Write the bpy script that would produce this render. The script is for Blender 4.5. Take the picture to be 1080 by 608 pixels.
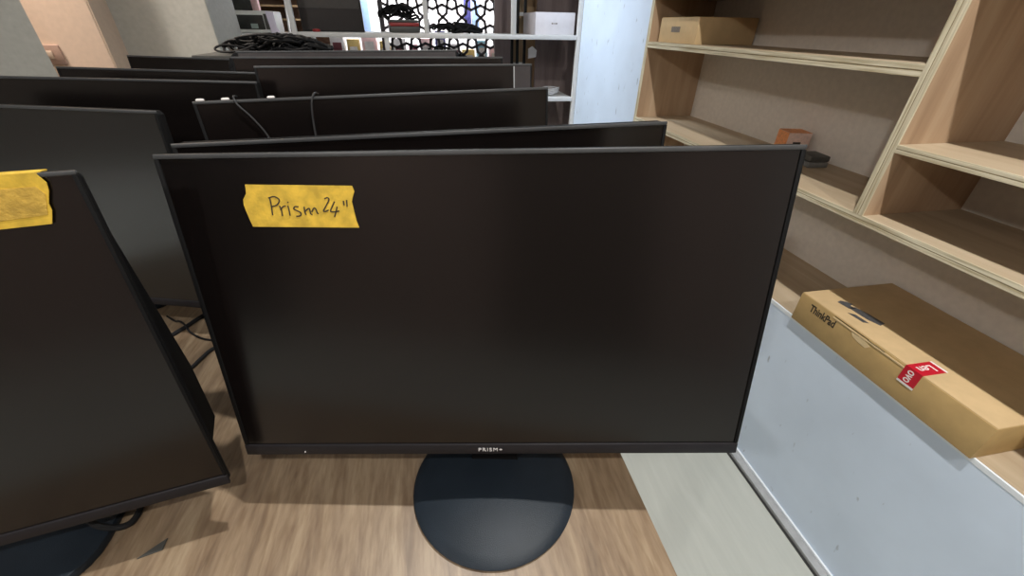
import bpy, bmesh, math, random
from mathutils import Vector, Matrix
random.seed(7)
for o in list(bpy.data.objects):
    bpy.data.objects.remove(o, do_unlink=True)
scene = bpy.context.scene
COL = scene.collection

# ------------------------------------------------------------------ camera
cam_d = bpy.data.cameras.new('camera')
cam_d.sensor_fit = 'HORIZONTAL'
cam_d.sensor_width = 36.0
cam_d.lens = 434.0 / 1080.0 * 36.0
cam_d.clip_start = 0.02
cam_o = bpy.data.objects.new('camera', cam_d)
COL.objects.link(cam_o)
cr = Vector((0.98291054, -0.18346123, 0.0151279))       # right
cu = Vector((0.08653126, 0.53300255, 0.84167726))       # up
cb = Vector((-0.16247835, -0.82598442, 0.53976896))     # back
M = Matrix((( cr.x, cu.x, cb.x, 0.0), (cr.y, cu.y, cb.y, 0.0), (cr.z, cu.z, cb.z, 1.24), (0, 0, 0, 1)))
cam_o.matrix_world = M
scene.camera = cam_o

# ------------------------------------------------------------------ world, lights, exposure
scene.view_settings.view_transform = 'Standard'
scene.view_settings.look = 'None'
scene.view_settings.gamma = 1.0
scene.view_settings.use_curve_mapping = False
scene.view_settings.exposure = 0.0
w = bpy.data.worlds.new('world')
scene.world = w
w.use_nodes = True
w.node_tree.nodes['Background'].inputs[0].default_value = (0.5, 0.55, 0.62, 1)
w.node_tree.nodes['Background'].inputs[1].default_value = 0.05

def lamp(name, loc, power, size, color=(1, 1, 1), aim=None, size_y=None, spread=None):
    d = bpy.data.lights.new(name, 'AREA')
    if size_y:
        d.shape = 'RECTANGLE'; d.size = size; d.size_y = size_y
    else:
        d.shape = 'DISK'; d.size = size
    d.energy = power
    if spread: d.spread = math.radians(spread)
    d.color = color
    o = bpy.data.objects.new(name, d)
    COL.objects.link(o)
    o.location = loc
    t = Vector(aim) if aim else Vector((loc[0], loc[1], 0))
    o.rotation_euler = (t - Vector(loc)).to_track_quat('-Z', 'Y').to_euler()
    return o

lamp('ceiling_downlight', (0.40, 0.27, 2.64), 31, 0.06, (1.0, 0.985, 0.94))
lamp('near_fill', (0.40, -0.95, 2.64), 29, 0.06, (1.0, 0.985, 0.95))  # added fill, no known fixture; lifts the central monitor's shadow on the table
lamp('left_downlight', (-2.30, -1.95, 2.64), 22, 0.12, (1.0, 0.96, 0.90), (0.0, 0.6, 1.0))
lamp('left_fill', (-1.70, 0.10, 2.66), 8, 1.2, (0.94, 0.97, 1.0), (-0.2, 0.4, 0.8), size_y=0.6)  # broad soft fill added from the left, no known fixture
lamp('rear_panel_light', (-0.15, 2.55, 2.66), 6, 0.3, (0.82, 0.91, 1.0), (0.95, 2.45, 1.1), spread=60)
lamp('alcove_light', (-1.70, 2.08, 2.60), 22, 0.15, (1.0, 0.88, 0.76), (-1.5, 2.30, 1.1), spread=120)
lamp('shop_light', (0.10, 3.75, 2.66), 48, 1.4, (0.97, 0.97, 1.0), (0.1, 4.4, 1.25), size_y=0.3, spread=80)
lamp('side_fill', (-2.7, -0.6, 2.66), 16, 0.3, (0.95, 1.0, 0.97), (-3.2, -0.6, 0.3), size_y=0.8, spread=90)  # added to brighten the unseen left panel mirrored in the glossy screen
lamp('wall_fill', (-1.7, -1.9, 2.66), 4, 0.8, (1.0, 0.84, 0.74), (-1.7, -2.5, 0.9), size_y=0.3, spread=80)  # added to brighten the unseen front wall mirrored in the screens

# ------------------------------------------------------------------ materials
MAT = {}
def _new(name):
    m = bpy.data.materials.new(name)
    m.use_nodes = True
    nt = m.node_tree
    return m, nt, nt.nodes['Principled BSDF']

def plain(name, col, rough=0.5, metal=0.0, spec=0.5, noise=0.0, nscale=40.0, bump=0.0, bscale=300.0):
    m, nt, b = _new(name)
    b.inputs['Base Color'].default_value = (*col, 1)
    b.inputs['Roughness'].default_value = rough
    b.inputs['Metallic'].default_value = metal
    b.inputs['Specular IOR Level'].default_value = spec
    tc = nt.nodes.new('ShaderNodeTexCoord')
    n = nt.nodes.new('ShaderNodeTexNoise')
    n.inputs['Scale'].default_value = nscale
    n.inputs['Detail'].default_value = 4
    nt.links.new(tc.outputs['Object'], n.inputs['Vector'])
    r = nt.nodes.new('ShaderNodeValToRGB')
    k = noise
    r.color_ramp.elements[0].position = 0.3
    r.color_ramp.elements[1].position = 0.7
    r.color_ramp.elements[0].color = (*[c * (1 - k) for c in col], 1)
    r.color_ramp.elements[1].color = (*[min(1, c * (1 + k)) for c in col], 1)
    nt.links.new(n.outputs['Fac'], r.inputs['Fac'])
    nt.links.new(r.outputs['Color'], b.inputs['Base Color'])
    if bump > 0:
        n2 = nt.nodes.new('ShaderNodeTexNoise')
        n2.inputs['Scale'].default_value = bscale
        nt.links.new(tc.outputs['Object'], n2.inputs['Vector'])
        bp = nt.nodes.new('ShaderNodeBump')
        bp.inputs['Strength'].default_value = bump
        bp.inputs['Distance'].default_value = 0.002
        nt.links.new(n2.outputs['Fac'], bp.inputs['Height'])
        nt.links.new(bp.outputs['Normal'], b.inputs['Normal'])
    MAT[name] = m
    return m

def grain(name, stops, scale=(30, 1.5, 30), rough=0.5, detail=8, fine=None, distort=0.6):
    """streaky wood: noise stretched along one axis; stops = [(pos, colour)...]"""
    m, nt, b = _new(name)
    tc = nt.nodes.new('ShaderNodeTexCoord')
    mp = nt.nodes.new('ShaderNodeMapping')
    mp.inputs['Scale'].default_value = scale
    nt.links.new(tc.outputs['Object'], mp.inputs['Vector'])
    n = nt.nodes.new('ShaderNodeTexNoise')
    n.inputs['Scale'].default_value = 1.0
    n.inputs['Detail'].default_value = detail
    n.inputs['Roughness'].default_value = 0.62
    n.inputs['Distortion'].default_value = distort
    nt.links.new(mp.outputs['Vector'], n.inputs['Vector'])
    r = nt.nodes.new('ShaderNodeValToRGB')
    els = r.color_ramp.elements
    while len(els) < len(stops): els.new(0.5)
    for e, (p, c) in zip(els, stops):
        e.position = p; e.color = (*c, 1)
    nt.links.new(n.outputs['Fac'], r.inputs['Fac'])
    out = r.outputs['Color']
    if fine:
        mp2 = nt.nodes.new('ShaderNodeMapping')
        mp2.inputs['Scale'].default_value = fine[0]
        nt.links.new(tc.outputs['Object'], mp2.inputs['Vector'])
        n2 = nt.nodes.new('ShaderNodeTexNoise')
        n2.inputs['Scale'].default_value = 1.0
        n2.inputs['Detail'].default_value = 6
        nt.links.new(mp2.outputs['Vector'], n2.inputs['Vector'])
        r2 = nt.nodes.new('ShaderNodeValToRGB')
        r2.color_ramp.elements[0].position = fine[1]
        r2.color_ramp.elements[1].position = fine[2]
        r2.color_ramp.elements[0].color = (*fine[3], 1)
        r2.color_ramp.elements[1].color = (1, 1, 1, 1)
        nt.links.new(n2.outputs['Fac'], r2.inputs['Fac'])
        mx = nt.nodes.new('ShaderNodeMix')
        mx.data_type = 'RGBA'; mx.blend_type = 'MULTIPLY'
        mx.inputs[0].default_value = 1.0
        nt.links.new(out, mx.inputs[6]); nt.links.new(r2.outputs['Color'], mx.inputs[7])
        out = mx.outputs[2]
    nt.links.new(out, b.inputs['Base Color'])
    b.inputs['Roughness'].default_value = rough
    MAT[name] = m
    return m

def scuffed(name, col, mark, rough=0.45):
    """pale laminate with sparse dark scuff marks"""
    m, nt, b = _new(name)
    tc = nt.nodes.new('ShaderNodeTexCoord')
    n = nt.nodes.new('ShaderNodeTexNoise'); n.inputs['Scale'].default_value = 3.0; n.inputs['Detail'].default_value = 5
    nt.links.new(tc.outputs['Object'], n.inputs['Vector'])
    r = nt.nodes.new('ShaderNodeValToRGB')
    r.color_ramp.elements[0].position = 0.3; r.color_ramp.elements[1].position = 0.7
    r.color_ramp.elements[0].color = (*[c * 0.90 for c in col], 1)
    r.color_ramp.elements[1].color = (*[c * 1.06 for c in col], 1)
    nt.links.new(n.outputs['Fac'], r.inputs['Fac'])
    mp = nt.nodes.new('ShaderNodeMapping'); mp.inputs['Scale'].default_value = (40, 40, 16)
    mp.inputs['Rotation'].default_value = (0.5, 0, 0)
    nt.links.new(tc.outputs['Object'], mp.inputs['Vector'])
    n2 = nt.nodes.new('ShaderNodeTexNoise'); n2.inputs['Scale'].default_value = 1.0; n2.inputs['Detail'].default_value = 2
    nt.links.new(mp.outputs['Vector'], n2.inputs['Vector'])
    r2 = nt.nodes.new('ShaderNodeValToRGB')
    r2.color_ramp.elements[0].position = 0.685; r2.color_ramp.elements[1].position = 0.76
    r2.color_ramp.elements[0].color = (0, 0, 0, 1); r2.color_ramp.elements[1].color = (0.55, 0.55, 0.55, 1)
    nt.links.new(n2.outputs['Fac'], r2.inputs['Fac'])
    mx = nt.nodes.new('ShaderNodeMix'); mx.data_type = 'RGBA'
    nt.links.new(r2.outputs['Color'], mx.inputs[0])
    nt.links.new(r.outputs['Color'], mx.inputs[6])
    mx.inputs[7].default_value = (*mark, 1)
    nt.links.new(mx.outputs[2], b.inputs['Base Color'])
    b.inputs['Roughness'].default_value = rough
    MAT[name] = m
    return m

def plyedge(name, sc=(160, 6, 160)):
    """plywood edge: cream layers with dark glue lines, run along any board"""
    m, nt, b = _new(name)
    tc = nt.nodes.new('ShaderNodeTexCoord')
    mp = nt.nodes.new('ShaderNodeMapping'); mp.inputs['Scale'].default_value = sc
    nt.links.new(tc.outputs['Object'], mp.inputs['Vector'])
    n = nt.nodes.new('ShaderNodeTexNoise'); n.inputs['Scale'].default_value = 1.0; n.inputs['Detail'].default_value = 5
    nt.links.new(mp.outputs['Vector'], n.inputs['Vector'])
    r = nt.nodes.new('ShaderNodeValToRGB')
    r.color_ramp.elements[0].position = 0.32; r.color_ramp.elements[1].position = 0.62
    r.color_ramp.elements[0].color = (0.40, 0.33, 0.20, 1); r.color_ramp.elements[1].color = (0.72, 0.66, 0.50, 1)
    nt.links.new(n.outputs['Fac'], r.inputs['Fac'])
    nt.links.new(r.outputs['Color'], b.inputs['Base Color'])
    b.inputs['Roughness'].default_value = 0.6
    MAT[name] = m

grain('table_wood', [(0.26, (0.125, 0.085, 0.053)), (0.42, (0.215, 0.150, 0.095)), (0.56, (0.265, 0.192, 0.122)), (0.74, (0.325, 0.247, 0.162))],
      scale=(30, 4.0, 20), rough=0.45, detail=14, fine=((170, 26, 60), 0.34, 0.60, (0.74, 0.69, 0.65)), distort=1.5)
grain('shelf_wood', [(0.3, (0.38, 0.285, 0.185)), (0.5, (0.46, 0.36, 0.245)), (0.72, (0.53, 0.43, 0.31))],
      scale=(18, 1.4, 18), rough=0.55)
grain('shelf_wood_upright', [(0.3, (0.36, 0.235, 0.145)), (0.5, (0.46, 0.315, 0.20)), (0.72, (0.54, 0.395, 0.265))],
      scale=(18, 18, 1.4), rough=0.55)
grain('floor_vinyl', [(0.3, (0.45, 0.465, 0.43)), (0.6, (0.49, 0.505, 0.465)), (0.8, (0.52, 0.535, 0.50))], scale=(40, 4, 40), rough=0.5)
grain('mauve_wood', [(0.3, (0.13, 0.095, 0.09)), (0.7, (0.22, 0.165, 0.155))], scale=(25, 25, 3), rough=0.6)
grain('tan_wood', [(0.3, (0.30, 0.20, 0.10)), (0.7, (0.45, 0.32, 0.18))], scale=(25, 25, 3), rough=0.6)
grain('brown_wood', [(0.3, (0.13, 0.075, 0.045)), (0.7, (0.20, 0.12, 0.08))], scale=(3, 25, 25), rough=0.6)
scuffed('white_laminate', (0.69, 0.80, 0.95), (0.16, 0.17, 0.19))
plyedge('ply_edge')
plyedge('ply_edge_upright', (160, 160, 6))
plain('glue_line', (0.30, 0.24, 0.14), 0.7, noise=0.2)
plain('back_plaster', (0.74, 0.69, 0.625), 0.75, noise=0.05, nscale=60)
plain('bead_white', (0.82, 0.87, 0.92), 0.3, noise=0.02)
plain('skirt_grey', (0.38, 0.39, 0.40), 0.35, noise=0.1)
plain('gap_dark', (0.03, 0.03, 0.03), 0.8)
plain('pillar_grey', (0.44, 0.435, 0.40), 0.8, noise=0.06, nscale=50)
plain('wall_beige', (0.72, 0.56, 0.45), 0.8, noise=0.04, nscale=50)
plain('beige_dark', (0.55, 0.43, 0.34), 0.8, noise=0.05, nscale=50)
plain('wall_white', (0.75, 0.75, 0.74), 0.8, noise=0.02)
plain('wall_brown', (0.46, 0.36, 0.325), 0.8, noise=0.03)
plain('wall_dark', (0.16, 0.13, 0.11), 0.8, noise=0.05)
plain('ceiling_white', (0.35, 0.33, 0.31), 0.9, noise=0.02)
plain('frame_white', (0.66, 0.66, 0.65), 0.4, noise=0.03)
plain('black_plastic', (0.006, 0.006, 0.0065), 0.6, spec=0.15, noise=0.1, bump=0.15, bscale=900)
plain('rim_lit', (0.060, 0.062, 0.065), 0.38, spec=0.5, noise=0.1)  # lighter than the casing: ceiling light painted into the top rims
plain('chin_grey', (0.015, 0.0135, 0.0155), 0.5, spec=0.25, noise=0.1)
plain('screen_matte', (0.0050, 0.0036, 0.0034), 0.20, spec=0.6, noise=0.05)
plain('screen_gloss', (0.010, 0.0105, 0.0105), 0.2, spec=0.9, noise=0.05)
plain('base_dark', (0.013, 0.019, 0.027), 0.42, spec=0.26, noise=0.1, bump=0.2, bscale=1200)
plain('tape_yellow', (0.66, 0.43, 0.045), 0.55, noise=0.22, nscale=110, bump=0.10, bscale=500)
plain('tape_ochre', (0.52, 0.33, 0.055), 0.55, noise=0.2, nscale=120, bump=0.3, bscale=400)
plain('ink_black', (0.035, 0.025, 0.015), 0.6)
plain('print_white', (0.62, 0.60, 0.60), 0.5)
plain('cable_black', (0.009, 0.009, 0.010), 0.6, spec=0.25, noise=0.1)
plain('cable_grey', (0.030, 0.030, 0.032), 0.5, spec=0.3, noise=0.1)
plain('cardboard', (0.47, 0.315, 0.13), 0.7, noise=0.07, nscale=30)
plain('cardboard_pale', (0.56, 0.40, 0.215), 0.7, noise=0.06, nscale=30)
plain('cardboard_edge', (0.66, 0.50, 0.28), 0.7, noise=0.08)
plain('sticker_red', (0.55, 0.012, 0.03), 0.35)
plain('sticker_white', (0.85, 0.82, 0.80), 0.4)
plain('label_silver', (0.07, 0.07, 0.075), 0.35, noise=0.25, nscale=200)
plain('print_grey', (0.20, 0.17, 0.14), 0.6, noise=0.3, nscale=400)
plain('orange_card', (0.80, 0.32, 0.12), 0.5, noise=0.2, nscale=120)
plain('pink_card', (0.80, 0.58, 0.50), 0.5, noise=0.12, nscale=120)
plain('dark_grey_plastic', (0.07, 0.07, 0.065), 0.5, noise=0.1)
plain('mid_grey_plastic', (0.18, 0.18, 0.175), 0.5, noise=0.1)
plain('white_card', (0.70, 0.68, 0.72), 0.55, noise=0.03)
plain('lattice_grey', (0.075, 0.065, 0.07), 0.5, noise=0.1)
plain('device_white', (0.66, 0.68, 0.66), 0.4, noise=0.03)
plain('device_window', (0.03, 0.032, 0.03), 0.2, noise=0.2)
plain('device_display', (0.30, 0.38, 0.36), 0.3, noise=0.1)
plain('paper_lilac', (0.72, 0.68, 0.82), 0.6, noise=0.04)
plain('tool_red', (0.30, 0.03, 0.03), 0.45, noise=0.2)
plain('tv_black', (0.02, 0.018, 0.018), 0.3, noise=0.1)
plain('tv_upper', (0.045, 0.040, 0.036), 0.4, noise=0.1)
plain('m6_grey', (0.045, 0.04, 0.042), 0.3, noise=0.1)
plain('clear_plastic', (0.55, 0.55, 0.56), 0.2, noise=0.05)
plain('switch_plate', (0.40, 0.27, 0.22), 0.4, noise=0.05)
plain('goods_gold', (0.50, 0.36, 0.12), 0.5, noise=0.2, nscale=25)
plain('goods_pink', (0.75, 0.50, 0.50), 0.5, noise=0.2, nscale=25)
plain('goods_navy', (0.05, 0.05, 0.20), 0.5, noise=0.2, nscale=25)
plain('goods_white', (0.75, 0.72, 0.72), 0.5, noise=0.1, nscale=25)
plain('goods_maroon', (0.22, 0.06, 0.08), 0.5, noise=0.2, nscale=25)
plain('goods_blue', (0.30, 0.45, 0.75), 0.5, noise=0.1, nscale=25)
plain('goods_teal', (0.20, 0.40, 0.50), 0.5, noise=0.1, nscale=25)

# ------------------------------------------------------------------ helpers
def tag(o, label=None, cat=None, group=None, kind=None):
    if label: o['label'] = label
    if cat: o['category'] = cat
    if group: o['group'] = group
    if kind: o['kind'] = kind
    return o

class MB:
    """collects shapes in world coordinates and links them as one mesh object"""
    def __init__(self, mtx=None):
        self.bm = bmesh.new()
        self.mtx = mtx or Matrix.Identity(4)
    def _add(self, src):
        src.transform(self.mtx)
        me = bpy.data.meshes.new('tmp')
        src.to_mesh(me); src.free()
        self.bm.from_mesh(me)
        bpy.data.meshes.remove(me)
    def box(self, lo, hi, bevel=0.0, seg=2, rot=None):
        b = bmesh.new()
        bmesh.ops.create_cube(b, size=1.0)
        lo, hi = Vector(lo), Vector(hi)
        c = (lo + hi) / 2; s = hi - lo
        for v in b.verts:
            v.co = Vector((v.co.x * s.x, v.co.y * s.y, v.co.z * s.z))
        if bevel > 0:
            bmesh.ops.bevel(b, geom=b.edges[:], offset=min(bevel, 0.49 * min(s)), segments=seg, affect='EDGES', profile=0.5)
        if rot: b.transform(rot)
        bmesh.ops.translate(b, verts=b.verts[:], vec=c)
        self._add(b); return self
    def prism(self, pts, depth, origin, ax, ay, an, bevel=0.0, flip=False):
        """polygon pts (2D) in plane origin+ax*u+ay*v, extruded by depth along an"""
        b = bmesh.new()
        o = Vector(origin); ax, ay, an = Vector(ax), Vector(ay), Vector(an)
        lo = [b.verts.new(o + ax * u + ay * v) for u, v in pts]
        hi = [b.verts.new(o + ax * u + ay * v + an * depth) for u, v in pts]
        n = len(pts)
        b.faces.new(lo); b.faces.new(hi[::-1])
        for i in range(n):
            b.faces.new((lo[i], hi[i], hi[(i + 1) % n], lo[(i + 1) % n]))
        bmesh.ops.recalc_face_normals(b, faces=b.faces[:])
        if bevel > 0:
            bmesh.ops.bevel(b, geom=b.edges[:], offset=bevel, segments=2, affect='EDGES', profile=0.5)
        self._add(b); return self
    def lathe(self, prof, center, seg=72):
        b = bmesh.new()
        rings = []
        for (r, z) in prof:
            if r < 1e-6:
                rings.append([b.verts.new((0, 0, z))])
            else:
                rings.append([b.verts.new((r * math.cos(2 * math.pi * k / seg), r * math.sin(2 * math.pi * k / seg), z)) for k in range(seg)])
        for A, B in zip(rings[:-1], rings[1:]):
            for k in range(seg):
                k2 = (k + 1) % seg
                if len(A) == 1 and len(B) == 1: continue
                if len(A) == 1: b.faces.new((A[0], B[k], B[k2]))
                elif len(B) == 1: b.faces.new((A[k], B[0], A[k2]))
                else: b.faces.new((A[k], B[k], B[k2], A[k2]))
        bmesh.ops.recalc_face_normals(b, faces=b.faces[:])
        bmesh.ops.translate(b, verts=b.verts[:], vec=Vector(center))
        self._add(b); return self
    def tube(self, pts, r, seg=8, smooth=4):
        P = [Vector(p) for p in pts]
        if smooth > 1 and len(P) > 2:
            Q = []
            E = [P[0] * 2 - P[1]] + P + [P[-1] * 2 - P[-2]]
            for i in range(1, len(E) - 2):
                p0, p1, p2, p3 = E[i - 1:i + 3]
                for k in range(smooth):
                    t = k / smooth
                    Q.append(0.5 * ((2 * p1) + (p2 - p0) * t + (2 * p0 - 5 * p1 + 4 * p2 - p3) * t * t + (3 * p1 - p0 - 3 * p2 + p3) * t ** 3))
            Q.append(P[-1]); P = Q
        b = bmesh.new()
        up = Vector((0.13, 0.21, 1)).normalized()
        rings = []
        for i, p in enumerate(P):
            d = (P[min(i + 1, len(P) - 1)] - P[max(i - 1, 0)])
            if d.length < 1e-9: d = Vector((1, 0, 0))
            d.normalize()
            s = d.cross(up)
            if s.length < 1e-4: s = d.cross(Vector((1, 0, 0)))
            s.normalize(); u2 = s.cross(d)
            rings.append([b.verts.new(p + s * r * math.cos(2 * math.pi * k / seg) + u2 * r * math.sin(2 * math.pi * k / seg)) for k in range(seg)])
        for A, B in zip(rings[:-1], rings[1:]):
            for k in range(seg):
                b.faces.new((A[k], A[(k + 1) % seg], B[(k + 1) % seg], B[k]))
        b.faces.new(rings[0][::-1]); b.faces.new(rings[-1])
        self._add(b); return self
    def text(self, s, size, mtx, depth=0.0006, bold=0.0, xs=1.0, space=1.0):
        cu_ = bpy.data.curves.new('tmp_text', 'FONT')
        cu_.body = s; cu_.size = size; cu_.extrude = depth / 2; cu_.offset = bold
        cu_.space_character = space
        cu_.align_x = 'CENTER'; cu_.align_y = 'CENTER'
        o = bpy.data.objects.new('tmp_text', cu_)
        COL.objects.link(o)
        dg = bpy.context.evaluated_depsgraph_get()
        me = bpy.data.meshes.new_from_object(o.evaluated_get(dg))
        bpy.data.objects.remove(o); bpy.data.curves.remove(cu_)
        b = bmesh.new(); b.from_mesh(me); bpy.data.meshes.remove(me)
        b.transform(mtx @ Matrix.Diagonal((xs, 1, 1, 1)))
        self._add(b); return self
    def build(self, name, mat, parent=None, smooth=True, angle=35):
        bm = self.bm
        bm.verts.ensure_lookup_table()
        if parent is not None:
            base = parent
            while base.parent: base = base.parent
            org = ROOT[base.name]
        else:
            lo = Vector((min(v.co.x for v in bm.verts), min(v.co.y for v in bm.verts), min(v.co.z for v in bm.verts)))
            hi = Vector((max(v.co.x for v in bm.verts), max(v.co.y for v in bm.verts), max(v.co.z for v in bm.verts)))
            org = Matrix.Translation(((lo.x + hi.x) / 2, (lo.y + hi.y) / 2, lo.z))
        bm.transform(org.inverted())
        me = bpy.data.meshes.new(name)
        bm.to_mesh(me); bm.free()
        mats = mat if isinstance(mat, (list, tuple)) else [mat]
        for m_ in mats: me.materials.append(MAT[m_])
        if smooth:
            for p in me.polygons: p.use_smooth = True
            try: me.set_sharp_from_angle(angle=math.radians(angle))
            except Exception: pass
        o = bpy.data.objects.new(name, me)
        COL.objects.link(o)
        if parent is None:
            o.matrix_world = org
            ROOT[o.name] = org
        else:
            o.parent = parent
        return o

ROOT = {}
def root(name, loc, label, cat, group=None, rz=0.0, kind=None):
    o = bpy.data.objects.new(name, None)
    COL.objects.link(o)
    o.empty_display_size = 0.05
    m = Matrix.Translation(loc) @ Matrix.Rotation(rz, 4, 'Z')
    o.matrix_world = m
    ROOT[o.name] = m
    return tag(o, label, cat, group, kind)

def struct(name, mb, mat):
    return tag(mb.build(name, mat, None, smooth=False), kind='structure')

# ------------------------------------------------------------------ the room
XF, XB = 0.95, 1.23            # bookcase front and back
YN, YE, YR = -1.3, 1.93, 2.80  # bookcase near end, far end, rear shelf plane
struct('floor', MB().box((-3.3, -2.6, -0.06), (1.45, 4.5, 0.0)), 'floor_vinyl')
struct('ceiling', MB().box((-3.3, -2.6, 2.72), (1.45, 4.5, 2.80)), 'ceiling_white')
struct('wall_right', MB().box((1.29, -2.6, 0), (1.45, 4.5, 2.72)), 'wall_white')
struct('wall_left', MB().box((-3.3, -2.6, 0), (-3.2, 4.5, 2.72)), 'wall_dark')
struct('reflection_pale', MB().box((-3.199, -1.40, 0), (-3.18, 1.20, 0.70)), 'wall_white')  # unseen pale panel, added to be mirrored in the glossy left monitor
struct('reflection_dark_3', MB().box((-3.199, -2.43, 0), (-3.15, -1.45, 2.3), 0.004), 'gap_dark')  # unseen dark panel, added for the dark left band mirrored in the central screen
struct('wall_front', MB().box((-3.2, -2.6, 0), (1.29, -2.5, 2.72)), 'wall_brown')
struct('reflection_dark_1', MB().box((-0.62, -2.499, 0), (0.55, -2.46, 2.1), 0.004), 'wall_dark')  # unseen dark panel, added to darken the middle of the central screen's reflection
struct('reflection_dark_2', MB().box((-3.2, -2.499, 0), (-2.62, -2.44, 2.3), 0.004), 'gap_dark')  # unseen dark corner panel, added to darken the screen reflection at its left
struct('wall_back', MB().box((-3.2, 4.4, 0), (1.29, 4.5, 2.72)), 'wall_white')
struct('trim_1', MB().box((XF, YE, 0), (1.29, YR, 2.72)), 'white_laminate')          # pale clad return past the bookcase
struct('wall_alcove', MB().box((-3.2, 2.30, 0), (-1.317, 2.42, 2.72), 0.004), ['wall_beige'])
struct('alcove_side_shade', MB().box((-1.3169, 2.302, 0), (-1.312, 2.425, 2.72)), 'beige_dark')  # side of the alcove wall, its shade put into a darker beige
struct('trim_3', MB().prism([(-2.4, 1.88), (-1.264, 1.88), (-1.36, 2.00), (-2.4, 2.00)], 2.72, (0, 0, 0), (1, 0, 0), (0, 1, 0), (0, 0, 1)), 'pillar_grey')   # nearest grey pillar
struct('trim_4', MB().box((-1.60, 2.421, 0), (-0.925, 2.75, 2.72), 0.004), 'pillar_grey')   # second grey pillar
t = MB(); t.box((0.913, YN, 0.0), (0.921, YR, 0.0015))
struct('trim_5', t, 'gap_dark')
t = MB(); t.box((0.921, YN, 0.0), (0.943, YR, 0.012), 0.002)
struct('baseboard_right', t, 'skirt_grey')
t = MB(); t.box((0.9432, YN, 0.0), (0.9499, YR, 0.020), 0.002)
struct('trim_6', t, 'bead_white')

# ------------------------------------------------------------------ bookcase along the right wall
bk = root('bookcase', (1.10, 0.3, 0), 'built-in plywood bookcase on pale panel base along the right wall', 'bookcase')
def board(name, y0, y1, z0, z1, x0=XF, x1=XB, wood='shelf_wood'):
    b = MB().box((x0 + 0.0035, y0, z0), (x1, y1, z1)).build(name, wood, bk, smooth=False)
    th = z1 - z0
    e = MB(); e.box((x0, y0, z0), (x0 + 0.0034, y1, z0 + th * 0.44)); e.box((x0, y0, z0 + th * 0.56), (x0 + 0.0034, y1, z1))
    e.build('front_edge', 'ply_edge', b, smooth=False)
    g = MB().box((x0 + 0.0008, y0, z0 + th * 0.44), (x0 + 0.0034, y1, z0 + th * 0.56))
    g.build('glue_line', 'glue_line', b, smooth=False)
    return b
def upright(name, y0, y1, z0, z1):
    b = MB().box((XF + 0.0035, y0, z0), (XB, y1, z1)).build(name, 'shelf_wood_upright', bk, smooth=False)
    th = y1 - y0
    e = MB(); e.box((XF - 0.0004, y0, z0), (XF + 0.0034, y0 + th * 0.44, z1)); e.box((XF - 0.0004, y0 + th * 0.56, z0), (XF + 0.0034, y1, z1))
    e.build('front_edge', 'ply_edge_upright', b, smooth=False)
    g = MB().box((XF + 0.0006, y0 + th * 0.44, z0), (XF + 0.0034, y0 + th * 0.56, z1))
    g.build('glue_line', 'glue_line', b, smooth=False)
    return b
tag(MB().box((XF, YN, 0), (XF + 0.018, YE, 0.556)).build('base_panel', 'white_laminate', bk, smooth=False), 'pale blue-white scuffed base panel')
MB().box((XB, YN, 0), (XB + 0.02, YE, 2.4)).build('back_panel', 'back_plaster', bk, smooth=False)
b0 = MB().box((XF + 0.004, YN, 0.545), (XB, YE, 0.568)).build('shelf_board', 'shelf_wood', bk, smooth=False)
MB().box((XF - 0.001, YN, 0.556), (XF + 0.0039, YE, 0.568), 0.001).build('front_edge', 'bead_white', b0, smooth=False)
board('shelf_board', YN, YE - 0.02, 0.866, 0.8845)
board('shelf_board', 0.739, YE - 0.02, 1.165, 1.187)
board('shelf_board', YN, 0.7155, 1.026, 1.042)
board('shelf_board', YN, 0.7155, 1.335, 1.353)
board('shelf_board', 0.739, YE - 0.02, 1.335, 1.353)
board('shelf_board', YN, YE - 0.02, 1.70, 1.72)
board('shelf_board', YN, YE - 0.02, 2.05, 2.07)
upright('divider', 0.716, 0.7385, 0.8847, 1.6998)
upright('divider', 0.716, 0.7385, 1.7202, 2.0498)
upright('end_panel', YE - 0.0198, YE - 0.0004, 0.5682, 2.4)
board('top_panel', YN, YE - 0.02, 2.38, 2.40)

# ------------------------------------------------------------------ table
TZ = 0.74
tb = root('table', (-0.4, 0.9, 0), 'long light brown wood-grain table carrying the rows of monitors', 'table')
MB().box((-1.06, 0.04, 0.70), (0.222, 1.72, TZ), 0.002).build('tabletop', 'table_wood', tb)
for x in (-1.0, 0.12):
    for y in (0.12, 1.62):
        MB().box((x, y, 0), (x + 0.05, y + 0.05, 0.70), 0.004).build('leg', 'dark_grey_plastic', tb)
for y in (0.135, 1.635):
    MB().box((-0.95, y, 0.64), (0.12, y + 0.02, 0.70)).build('apron', 'dark_grey_plastic', tb)

# ------------------------------------------------------------------ monitors
def panel_matrix(TL, yaw, roll, tilt):
    a = Vector((math.cos(yaw) * math.cos(roll), math.sin(yaw) * math.cos(roll), math.sin(roll)))
    fwd = Vector((-math.sin(yaw), math.cos(yaw), 0))
    u = Vector((0, 0, 1)) * math.cos(tilt) + fwd * math.sin(tilt)
    u = (u - a * u.dot(a)).normalized()
    back = u.cross(a) * -1          # away from the viewer
    back = a.cross(u) * -1
    m = Matrix(((a.x, back.x, u.x, TL[0]), (a.y, back.y, u.y, TL[1]), (a.z, back.z, u.z, TL[2]), (0, 0, 0, 1)))
    return m

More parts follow.
